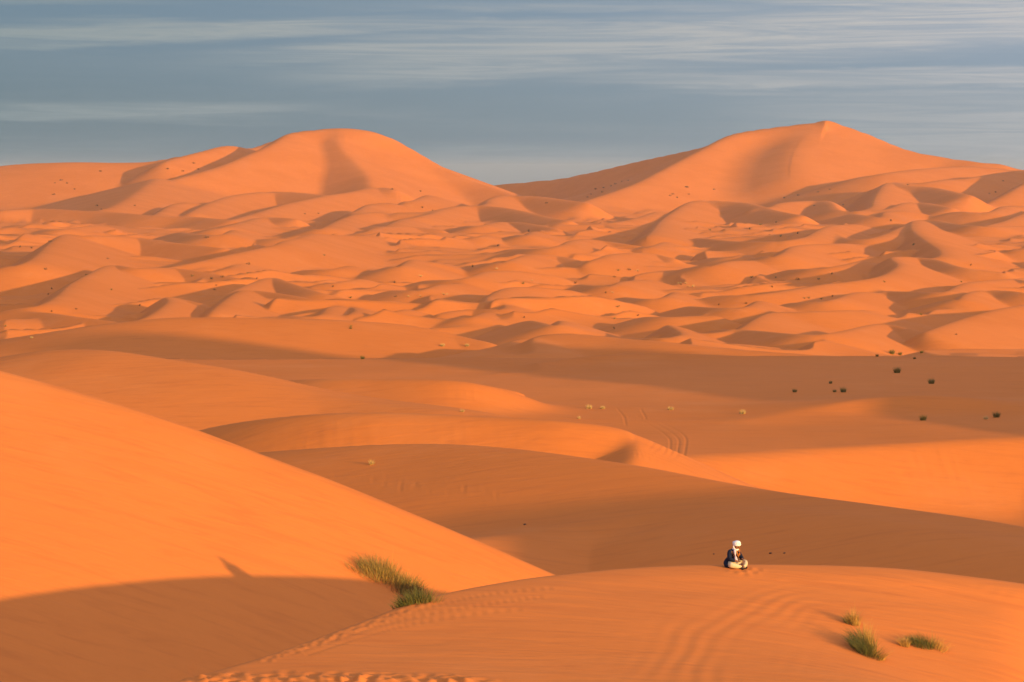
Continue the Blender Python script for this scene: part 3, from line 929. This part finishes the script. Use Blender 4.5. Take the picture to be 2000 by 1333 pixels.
def make_shrub(seed, material, n=70):
    """small bush: short woody stems and a ragged crown of leaf-sized faces"""
    rnd = random.Random(seed)
    root = bpy.data.objects.new('desert_shrub', None)
    root.empty_display_size = 0.2
    C.objects.link(root)
    link('stems', blades(n=14, rx=0.15, ry=0.15, h=0.8, spread=1.1, width=0.05, droop=0.2, seed=seed), TWIG, root, smooth=False)
    vs, fs = [], []
    lobes = [(rnd.gauss(0, 0.32), rnd.gauss(0, 0.3), rnd.uniform(0.2, 0.6), rnd.uniform(0.18, 0.34)) for _ in range(6)]
    for _ in range(n * 2):
        lx, ly, lz, lr = rnd.choice(lobes)
        v = Vector((rnd.gauss(0, 1), rnd.gauss(0, 1), rnd.gauss(0, 1))).normalized() * lr * rnd.uniform(0.4, 1.1)
        c = Vector((lx, ly, max(lz + v.z, 0.03))) + Vector((v.x, v.y, 0))
        a = Vector((rnd.gauss(0, 1), rnd.gauss(0, 1), rnd.gauss(0, 1))).normalized() * 0.09
        b = Vector((rnd.gauss(0, 1), rnd.gauss(0, 1), rnd.gauss(0, 1))).normalized() * 0.05
        k = len(vs)
        vs += [tuple(c - a), tuple(c + b), tuple(c + a), tuple(c - b)]
        fs.append((k, k + 1, k + 2, k + 3))
    me = bpy.data.meshes.new('crown')
    me.from_pydata(vs, [], fs)
    link('crown', me, material, root, smooth=False)
    return root


def place(proto, used, px, py, size, label, cat, group, near=140.0):
    p = hit(px, py, near)
    if p is None:
        return
    o = copy_tree(proto) if used else proto
    o.location = (p[0], p[1], p[2] - 0.02)
    k = 0.8 * size * p[1] / FPX
    o.scale = (k, k, k)
    o.rotation_euler = (0, 0, random.uniform(0, 6.28))
    tag(o, label, cat, group)


kinds = {
    'g': make_clump('grass_clump', [('green_blades', OLIVE, dict(n=150, rx=0.30, ry=0.30, h=1.05, width=0.035, seed=31), (0, 0, 0)),
                                    ('dark_blades', GREEN, dict(n=60, rx=0.32, ry=0.32, h=1.1, width=0.03, seed=32), (0, 0, 0))]),
    'y': make_clump('grass_clump', [('dry_blades', PALE, dict(n=130, rx=0.40, ry=0.35, h=0.85, width=0.04, seed=33), (0, 0, 0)),
                                    ('green_blades', OLIVE, dict(n=40, rx=0.3, ry=0.3, h=0.55, width=0.05, seed=34), (0, 0, 0))]),
    'p': make_clump('dead_bush', [('bare_stems', PALE, dict(n=80, rx=0.22, ry=0.22, h=0.9, width=0.05, droop=0.2, seed=35), (0, 0, 0)),
                                  ('low_stems', STRAW, dict(n=40, rx=0.35, ry=0.35, h=0.4, width=0.05, seed=36), (0, 0, 0))]),
}
used = dict(g=0, y=0, p=0)
CL = 'scattered grass clumps among the nearer dunes'
for kd, px, py, size, label in (
        ('g', 1819, 751, 20, 'round dark green grass clump alone on the flat at right'),
        ('g', 1752, 730, 22, 'low dark green clump at the tip of the shaded dune'),
        ('g', 1647, 768, 19, 'upright green clump right of a smaller one in the shaded hollow'),
        ('g', 1630, 768, 11, 'small low clump touching the upright green one'),
        ('g', 1622, 751, 11, 'small clump above the upright green clump'),
        ('g', 1552, 767, 14, 'lone small clump in the middle of the shaded flat'),
        ('g', 1803, 823, 21, 'dark green clump at the foot of the shaded bowl'),
        ('g', 1946, 816, 22, 'larger of two neighbouring clumps at the right end of the bowl'),
        ('y', 1926, 820, 15, 'smaller yellowish clump left of its neighbour at the end of the bowl'),
        ('y', 1450, 811, 20, 'yellow grass clump on the crest edge of the tracked flat'),
        ('y', 1310, 803, 17, 'pale yellow tuft right of the wheel tracks on the crest edge'),
        ('y', 1150, 800, 19, 'left one of two bright straw tufts beside the lit hollow'),
        ('y', 1177, 800, 15, 'right one of two bright straw tufts beside the lit hollow'),
        ('p', 1131, 819, 13, 'pale dead bush just below the two straw tufts'),
        ('g', 1742, 692, 17, 'widest clump in the shaded hollow below the right dunes'),
        ('g', 1758, 694, 12, 'clump pressed against the widest one in the hollow'),
        ('g', 1800, 692, 10, 'clump at the right side of the shaded hollow'),
        ('g', 1713, 697, 10, 'clump at the left side of the shaded hollow'),
        ('g', 1786, 702, 9, 'tiny clump low in the shaded hollow'),
        ('y', 864, 681, 14, 'yellow green clump on the lit slope, left of a twin'),
        ('y', 912, 680, 13, 'yellow green clump on the lit slope, right of its twin'),
        ('g', 708, 702, 13, 'dark clump on the grey flat left of centre'),
        ('g', 685, 646, 8, 'dark speck of grass high on the long lit slope'),
        ('y', 62, 662, 9, 'small clump on the crest at the far left'),
        ('p', 726, 956, 22, 'pale dead brush beside the footprint trail on the dim slope'),
        ('y', 903, 806, 12, 'straw tuft at the foot of the slumped lit slope')):
    place(kinds[kd], used[kd], px, py, size, label, 'dead bush' if kd == 'p' else 'grass', CL)
    used[kd] += 1

FAR = []
for ox, pts in (
        (0, '1020,405 1105,380 1080,355 935,375 560,393 340,440 305,465 415,490 300,520 375,465 540,580 565,600 750,580 175,815 280,780 255,935 290,1045 270,1075 480,965 620,1050 1205,1035 1195,1055 1150,768 1385,905 1855,1038 1240,980 1070,975 1180,995 1380,965 1430,995 780,1145 425,1160 290,1170 30,1258 1955,1263 1955,1100 1700,628 1775,628 1810,860 110,815 600,875'),
        (650, '500,605 555,605 330,500 490,500 1440,520 1465,490 1510,480 1575,460 1610,445 1645,440 1420,535 1500,505 1550,470 1190,570 920,805 1090,725 910,935 780,920 620,1075 350,1095 420,1095 490,1095 100,1100 345,1020 490,985 1590,940 1650,945 1700,950 1570,980 1520,1070 1560,1065 1350,1015 1110,1000 1060,1015 1940,1020 1980,1030 1970,485 1920,535 1880,525 1590,1155 1570,1210 1570,1270 1700,1200 1065,1210'),
        (1300, '40,525 65,540 120,485 270,490 130,515 660,540 740,525 915,500 850,505 990,575 830,580 1350,465 1805,520 1840,515 1880,450 250,720 470,710 530,690 615,680 640,755 735,735 1380,800 1255,675 1700,915 925,970 855,1000 595,1045 480,980 615,985 735,995 1220,1010 110,1020 150,1035 80,1015 295,1140 450,1130 775,1100 800,1100 870,1100 930,1085 1425,1195 1650,1005 1620,1300')):
    for q in pts.split():
        a_, b_ = q.split(',')
        FAR.append((ox + float(a_) / 2.854, 200 + float(b_) / 2.854))
protos = [make_shrub(51, TWIG), make_shrub(52, TWIG), make_shrub(53, OLIVE), make_shrub(54, PALE)]
seen = [0, 0, 0, 0]
rs = random.Random(5)
for px, py in FAR:
    pale = 500 < py < 590 and 780 < px < 1480 and rs.random() < 0.55
    k = 3 if pale else (0 if py < 430 else rs.choice((0, 1, 2)))
    size = rs.uniform(3.5, 5.5) if py < 430 else rs.uniform(4.5, 8.0)
    lab = ('tiny pale dead bush dotted across the sunlit middle dune field' if pale else
           'tiny dark shrub speck on the slopes of the great far dunes' if py < 430 else
           'tiny dark shrub speck scattered over the middle dune field')
    grp = 'dead bushes of the dune field' if pale else 'shrubs on the far dunes' if py < 430 else 'shrubs of the dune field'
    place(protos[k], seen[k], px, py, size, lab, 'dead bush' if pale else 'shrub', grp, near=250.0)
    seen[k] += 1


# ---- small dark stones lying in the hollow behind the near dune
def make_stone(seed):
    rnd = random.Random(seed)
    bm = bmesh.new()
    bmesh.ops.create_icosphere(bm, subdivisions=2, radius=0.5)
    for v in bm.verts:
        v.co *= 1 + rnd.uniform(-0.22, 0.18)
        v.co.z *= 0.6
    me = bpy.data.meshes.new('stone')
    bm.to_mesh(me)
    bm.free()
    return link('stone', me, STONE)


STONE = simple('stone', (0.10, 0.062, 0.042), 0.9, 0.4, 6.0)
for k, (px, py, size, label) in enumerate((
        (1505, 1084, 6, 'small dark stone in the shade just right of the seated person'),
        (1532, 1083, 5, 'small dark stone farther right of the seated person in the shade'),
        (1394, 1084, 4, 'tiny dark stone left of the seated person in the shaded hollow'),
        (1025, 1028, 6, 'lone dark stone low on the shaded slope at centre'))):
    p = hit(px, py, 70)
    o = make_stone(60 + k)
    q = size * p[1] / FPX
    o.location = (p[0], p[1], p[2] + 0.12 * q)
    o.scale = (q, q, q)
    tag(o, label, 'stone', 'stones behind the near dune')


# ---- the seated man
def skin_mesh(name, joints, links, material, parent, root=0, sub=2):
    """joints: {key: (x, y, z, radius)}; a continuous skin grown over the joints"""
    keys = list(joints)
    me = bpy.data.meshes.new(name)
    me.from_pydata([joints[k][:3] for k in keys], [(keys.index(a), keys.index(b)) for a, b in links], [])
    o = link(name, me, material, parent, smooth=False)
    md = o.modifiers.new('skin', 'SKIN')
    md.use_smooth_shade = True
    md.branch_smoothing = 0.3
    for i, k in enumerate(keys):
        rad = joints[k][3]
        sv = me.skin_vertices[0].data[i]
        sv.radius = rad if isinstance(rad, tuple) else (rad, rad)
        sv.use_root = (i == root)
    sd = o.modifiers.new('smooth', 'SUBSURF')
    sd.levels = sd.render_levels = sub
    return o


def hand_joints(side, wrist, palm_dir):
    """palm and five bent fingers of unequal length, thumb from the side of the palm"""
    s = 1 if side == 'l' else -1
    w = Vector(wrist)
    d = Vector(palm_dir).normalized()
    across = Vector((-d.y, d.x, 0)).normalized() * s
    down = Vector((0, 0, -1))
    j, l = {}, []
    pc = w + d * 0.055
    j['palm' + side] = (*pc, (0.030, 0.018))
    l.append(('wrist' + side, 'palm' + side))
    for f, (off, ln) in enumerate(((0.030, 0.070), (0.010, 0.082), (-0.010, 0.076), (-0.029, 0.060))):
        k0 = pc + d * 0.035 + across * off
        k1 = k0 + d * ln * 0.5 + down * 0.012
        k2 = k1 + d * ln * 0.3 + down * 0.030
        for n_, p in enumerate((k0, k1, k2)):
            j['f%d%d%s' % (f, n_, side)] = (*p, 0.0085)
        l += [('palm' + side, 'f%d0%s' % (f, side)), ('f%d0%s' % (f, side), 'f%d1%s' % (f, side)), ('f%d1%s' % (f, side), 'f%d2%s' % (f, side))]
    t0 = w + d * 0.03 + across * 0.034
    t1 = t0 + d * 0.035 + across * 0.022
    for n_, p in enumerate((t0, t1)):
        j['t%d%s' % (n_, side)] = (*p, 0.010)
    l += [('palm' + side, 't0' + side), ('t0' + side, 't1' + side)]
    return j, l


def revolve(rings, seg=20):
    """closed surface through elliptical rings (cx, cy, cz, rx, ry)"""
    vs, fs = [], []
    for cx, cy, cz, rx, ry in rings:
        for k in range(seg):
            a = 2 * math.pi * k / seg
            vs.append((cx + rx * math.cos(a), cy + ry * math.sin(a), cz))
    for i in range(len(rings) - 1):
        for k in range(seg):
            a, b = i * seg + k, i * seg + (k + 1) % seg
            fs.append((a, b, b + seg, a + seg))
    fs.append(tuple(range(seg))[::-1])
    fs.append(tuple(range((len(rings) - 1) * seg, len(rings) * seg)))
    return vs, fs


def tube(path, rad, seg=8, closed=False):
    vs, fs = [], []
    n = len(path)
    pts = [Vector(p) for p in path]
    for i, p in enumerate(pts):
        a, b = pts[(i - 1) % n if closed else max(i - 1, 0)], pts[(i + 1) % n if closed else min(i + 1, n - 1)]
        t = (b - a).normalized()
        u = t.cross(Vector((0.1, 0.2, 1))).normalized()
        v = t.cross(u)
        r = rad(i / (n - 1)) if callable(rad) else rad
        for k in range(seg):
            q = 2 * math.pi * k / seg
            vs.append(tuple(p + (u * math.cos(q) + v * math.sin(q)) * r))
    for i in range(n if closed else n - 1):
        for k in range(seg):
            a, b = i * seg + k, i * seg + (k + 1) % seg
            c, d = ((i + 1) % n) * seg + k, ((i + 1) % n) * seg + (k + 1) % seg
            fs.append((a, b, d, c))
    if not closed:
        fs.append(tuple(range(seg))[::-1])
        fs.append(tuple(range((n - 1) * seg, n * seg)))
    return vs, fs


def pd(name, vf, material, parent, sub=0):
    me = bpy.data.meshes.new(name)
    me.from_pydata(vf[0], [], vf[1])
    o = link(name, me, material, parent)
    if sub:
        m_ = o.modifiers.new('smooth', 'SUBSURF')
        m_.levels = m_.render_levels = sub
    return o


def make_person():
    SKIN = simple('skin', (0.26, 0.115, 0.06), 0.6, 0.15)
    NAVY = simple('navy_cloth', (0.012, 0.016, 0.040), 0.9, 0.4)
    CREAM = simple('cream_cloth', (0.60, 0.47, 0.31), 0.9, 0.15)
    WHITE = simple('white_cloth', (0.78, 0.74, 0.76), 0.9, 0.10)
    LILAC = simple('lilac_cloth', (0.62, 0.50, 0.58), 0.9, 0.15)
    ORANGE = simple('orange_cloth', (0.50, 0.17, 0.035), 0.85, 0.3)
    BROWN = simple('brown_cloth', (0.075, 0.028, 0.018), 0.85, 0.3)
    LEATHER = simple('dark_leather', (0.025, 0.015, 0.012), 0.6, 0.3)
    p = hit(1431, 1109, 55)
    root = bpy.data.objects.new('person', None)
    root.location = (p[0], p[1], p[2] - 0.015)
    root.rotation_euler = (0, 0, R(46))
    root.empty_display_size = 0.3
    C.objects.link(root)
    tag(root, 'person in white turban and dark cloak sitting cross-legged on the dune crest, head bowed', 'person')
    # faces -y; the viewer's right is +x
    J = {'hip': (0, 0.02, 0.12, (0.14, 0.11)), 'waist': (0, 0.0, 0.26, (0.125, 0.095)), 'chest': (0, -0.03, 0.41, (0.145, 0.10)),
         'neck0': (0, -0.055, 0.52, 0.060), 'neck': (0.0, -0.085, 0.575, 0.050), 'jaw': (0.0, -0.140, 0.605, (0.066, 0.070)), 'skull': (0.0, -0.150, 0.672, (0.078, 0.088)), 'crown': (0.0, -0.140, 0.735, 0.060),
         'nose': (0.0, -0.255, 0.600, 0.013), 'brow': (0.0, -0.220, 0.645, 0.030), 'chin': (0.0, -0.190, 0.560, 0.026)}
    L = [('hip', 'waist'), ('waist', 'chest'), ('chest', 'neck0'), ('neck0', 'neck'), ('neck', 'jaw'), ('jaw', 'skull'), ('skull', 'crown'), ('skull', 'brow'), ('brow', 'nose'), ('jaw', 'chin')]
    for s, x in (('l', 1), ('r', -1)):
        J['shoulder' + s] = (0.165 * x, -0.03, 0.485, 0.058)
        J['elbow' + s] = (0.245 * x, -0.10, 0.285, 0.042)
        J['wrist' + s] = (0.125 * x, -0.29, 0.225, 0.028)
        J['thigh' + s] = (0.13 * x, -0.04, 0.10, 0.082)
        J['knee' + s] = (0.345 * x, -0.20, 0.125, 0.062)
        J['calf' + s] = (0.19 * x, -0.31, 0.075, 0.048)
        J['ankle' + s] = (-0.02 * x, -0.375 - 0.03 * x, 0.045, 0.033)
        J['toe' + s] = (-0.13 * x, -0.43 - 0.03 * x, 0.035, 0.024)
        L += [('chest', 'shoulder' + s), ('shoulder' + s, 'elbow' + s), ('elbow' + s, 'wrist' + s), ('hip', 'thigh' + s), ('thigh' + s, 'knee' + s), ('knee' + s, 'calf' + s), ('calf' + s, 'ankle' + s), ('ankle' + s, 'toe' + s)]
        hj, hl = hand_joints(s, J['wrist' + s][:3], (-0.75 * x, -0.65, -0.15))
        J.update(hj)
        L += hl
    skin_mesh('body', J, L, SKIN, root, 0, 1)
    for x in (1, -1):
        e = pd('eye', revolve([(0.030 * x, -0.238, 0.618 + z, q, q * 0.7) for z, q in ((-0.008, 0.003), (-0.004, 0.010), (0.0, 0.012), (0.004, 0.010), (0.008, 0.003))], 10), LEATHER, root)
    # trousers: cream, loose, to the ankle
    T = {'seat': (0, 0.02, 0.125, (0.165, 0.13))}
    TL = []
    for s, x in (('l', 1), ('r', -1)):
        T['t' + s] = (0.14 * x, -0.05, 0.11, 0.105)
        T['k' + s] = (0.355 * x, -0.205, 0.135, 0.088)
        T['c' + s] = (0.19 * x, -0.315, 0.085, 0.068)
        T['a' + s] = (0.02 * x, -0.372 - 0.03 * x, 0.058, 0.048)
        TL += [('seat', 't' + s), ('t' + s, 'k' + s), ('k' + s, 'c' + s), ('c' + s, 'a' + s)]
    skin_mesh('trousers', T, TL, CREAM, root)
    # dark cloak with sleeves, open at the front, its hem on the sand behind
    K = {'c0': (0, 0.055, 0.12, (0.20, 0.13)), 'c1': (0, 0.04, 0.28, (0.17, 0.11)), 'c2': (0, 0.01, 0.42, (0.175, 0.115)), 'c3': (0, -0.02, 0.53, (0.085, 0.075))}
    KL = [('c0', 'c1'), ('c1', 'c2'), ('c2', 'c3')]
    for s, x in (('l', 1), ('r', -1)):
        K['s' + s] = (0.17 * x, -0.025, 0.487, 0.076)
        K['e' + s] = (0.262 * x, -0.09, 0.285, 0.070)
        K['w' + s] = (0.175 * x, -0.235, 0.235, 0.052)
        KL += [('c2', 's' + s), ('s' + s, 'e' + s), ('e' + s, 'w' + s)]
    K['h0'] = (-0.17, 0.08, 0.10, 0.10)
    K['h1'] = (-0.30, -0.05, 0.07, 0.075)
    KL += [('c0', 'h0'), ('h0', 'h1')]
    skin_mesh('cloak', K, KL, NAVY, root)
    # brown tunic front with orange bands, lilac shawl end down the viewer's left side
    pd('tunic', revolve([(0.01, -0.085, z, rx, ry) for z, rx, ry in ((0.15, 0.13, 0.10), (0.22, 0.125, 0.085), (0.32, 0.115, 0.075), (0.42, 0.11, 0.065), (0.50, 0.08, 0.06), (0.53, 0.05, 0.05))]), BROWN, root, 1)
    pd('shawl', tube([(-0.055, -0.125, 0.585), (-0.095, -0.150, 0.52), (-0.115, -0.178, 0.43), (-0.120, -0.196, 0.33), (-0.105, -0.205, 0.24), (-0.09, -0.235, 0.19)], lambda f: 0.040 + 0.018 * f, 10), LILAC, root, 1)
    pd('scarf', tube([(0.070 * math.cos(a), -0.100 + 0.075 * math.sin(a), 0.548 + 0.012 * math.sin(a)) for a in [2 * math.pi * k / 18 for k in range(18)]], 0.028, 8, True), WHITE, root, 1)
    pd('scarf_end', tube([(0.075, -0.165, 0.555), (0.085, -0.185, 0.49), (0.080, -0.195, 0.42), (0.07, -0.20, 0.37)], lambda f: 0.024 - 0.006 * f, 8), ORANGE, root, 1)
    pd('bead_string', tube([(-0.045, -0.175, 0.52), (-0.030, -0.185, 0.44), (0.0, -0.192, 0.36), (0.022, -0.194, 0.33), (0.04, -0.192, 0.36), (0.055, -0.188, 0.44)], 0.016, 8), ORANGE, root, 1)
    # turban: wound rolls round the head and a crown cap
    tb = pd('turban', revolve([(0.0, -0.145 + o - 0.25 * (z - 0.70), z + 0.002, rx, ry) for z, rx, ry, o in ((0.660, 0.080, 0.092, -0.010), (0.682, 0.098, 0.112, -0.008), (0.715, 0.108, 0.122, -0.003), (0.752, 0.103, 0.115, 0.004), (0.785, 0.080, 0.088, 0.010), (0.802, 0.040, 0.045, 0.012))], 24), WHITE, root, 1)
    for k, (z, rx, ry, tl) in enumerate(((0.690, 0.098, 0.113, 0.028), (0.718, 0.101, 0.115, -0.032), (0.745, 0.094, 0.106, 0.024), (0.705, 0.100, 0.114, -0.008))):
        pd('fold', tube([(rx * math.cos(a), -0.147 + ry * math.sin(a), z + 0.002 + 0.16 * ry * math.sin(a) + 0.5 * tl * math.cos(a + k)) for a in [2 * math.pi * q / 24 for q in range(24)]], 0.017, 8, True), WHITE, tb, 1)
    pd('tail', tube([(-0.085, -0.09, 0.70), (-0.098, -0.10, 0.64), (-0.095, -0.12, 0.58), (-0.085, -0.14, 0.53)], lambda f: 0.030 - 0.006 * f, 8), WHITE, tb, 1)
    for s, x in (('l', 1), ('r', -1)):
        y0 = -0.375 - 0.03 * x
        pd('sandal', tube([(0.02 * x, y0 + 0.01, 0.022), (-0.05 * x, y0 - 0.025, 0.020), (-0.12 * x, y0 - 0.055, 0.022), (-0.165 * x, y0 - 0.07, 0.028)], lambda f: 0.034 + 0.008 * math.sin(3 * f), 8), LEATHER, root, 1)
    return root


make_person()


# ---- thin evening haze in the air over the dunes
def make_haze():
    lo, hi = float(Z.min()) - 1.0, max(float(Z.max()), ZC) + 8.0
    r = 46500.0
    bm = bmesh.new()
    bmesh.ops.create_cube(bm, size=1.0)
    for v in bm.verts:
        v.co = (v.co.x * 2 * r, v.co.y * 2 * r, lo if v.co.z < 0 else hi)
    me = bpy.data.meshes.new('haze')
    bm.to_mesh(me)
    bm.free()
    m = bpy.data.materials.new('haze')
    m.use_nodes = True
    t = m.node_tree
    t.nodes.clear()
    out = t.nodes.new('ShaderNodeOutputMaterial')
    vol = t.nodes.new('ShaderNodeVolumePrincipled')
    vol.inputs['Color'].default_value = (0.80, 0.86, 0.95, 1)
    vol.inputs['Density'].default_value = 0.00003
    vol.inputs['Anisotropy'].default_value = 0.2
    t.links.new(vol.outputs[0], out.inputs['Volume'])
    me.materials.append(m)
    o = bpy.data.objects.new('haze', me)
    o['kind'] = 'stuff'
    C.objects.link(o)


make_haze()
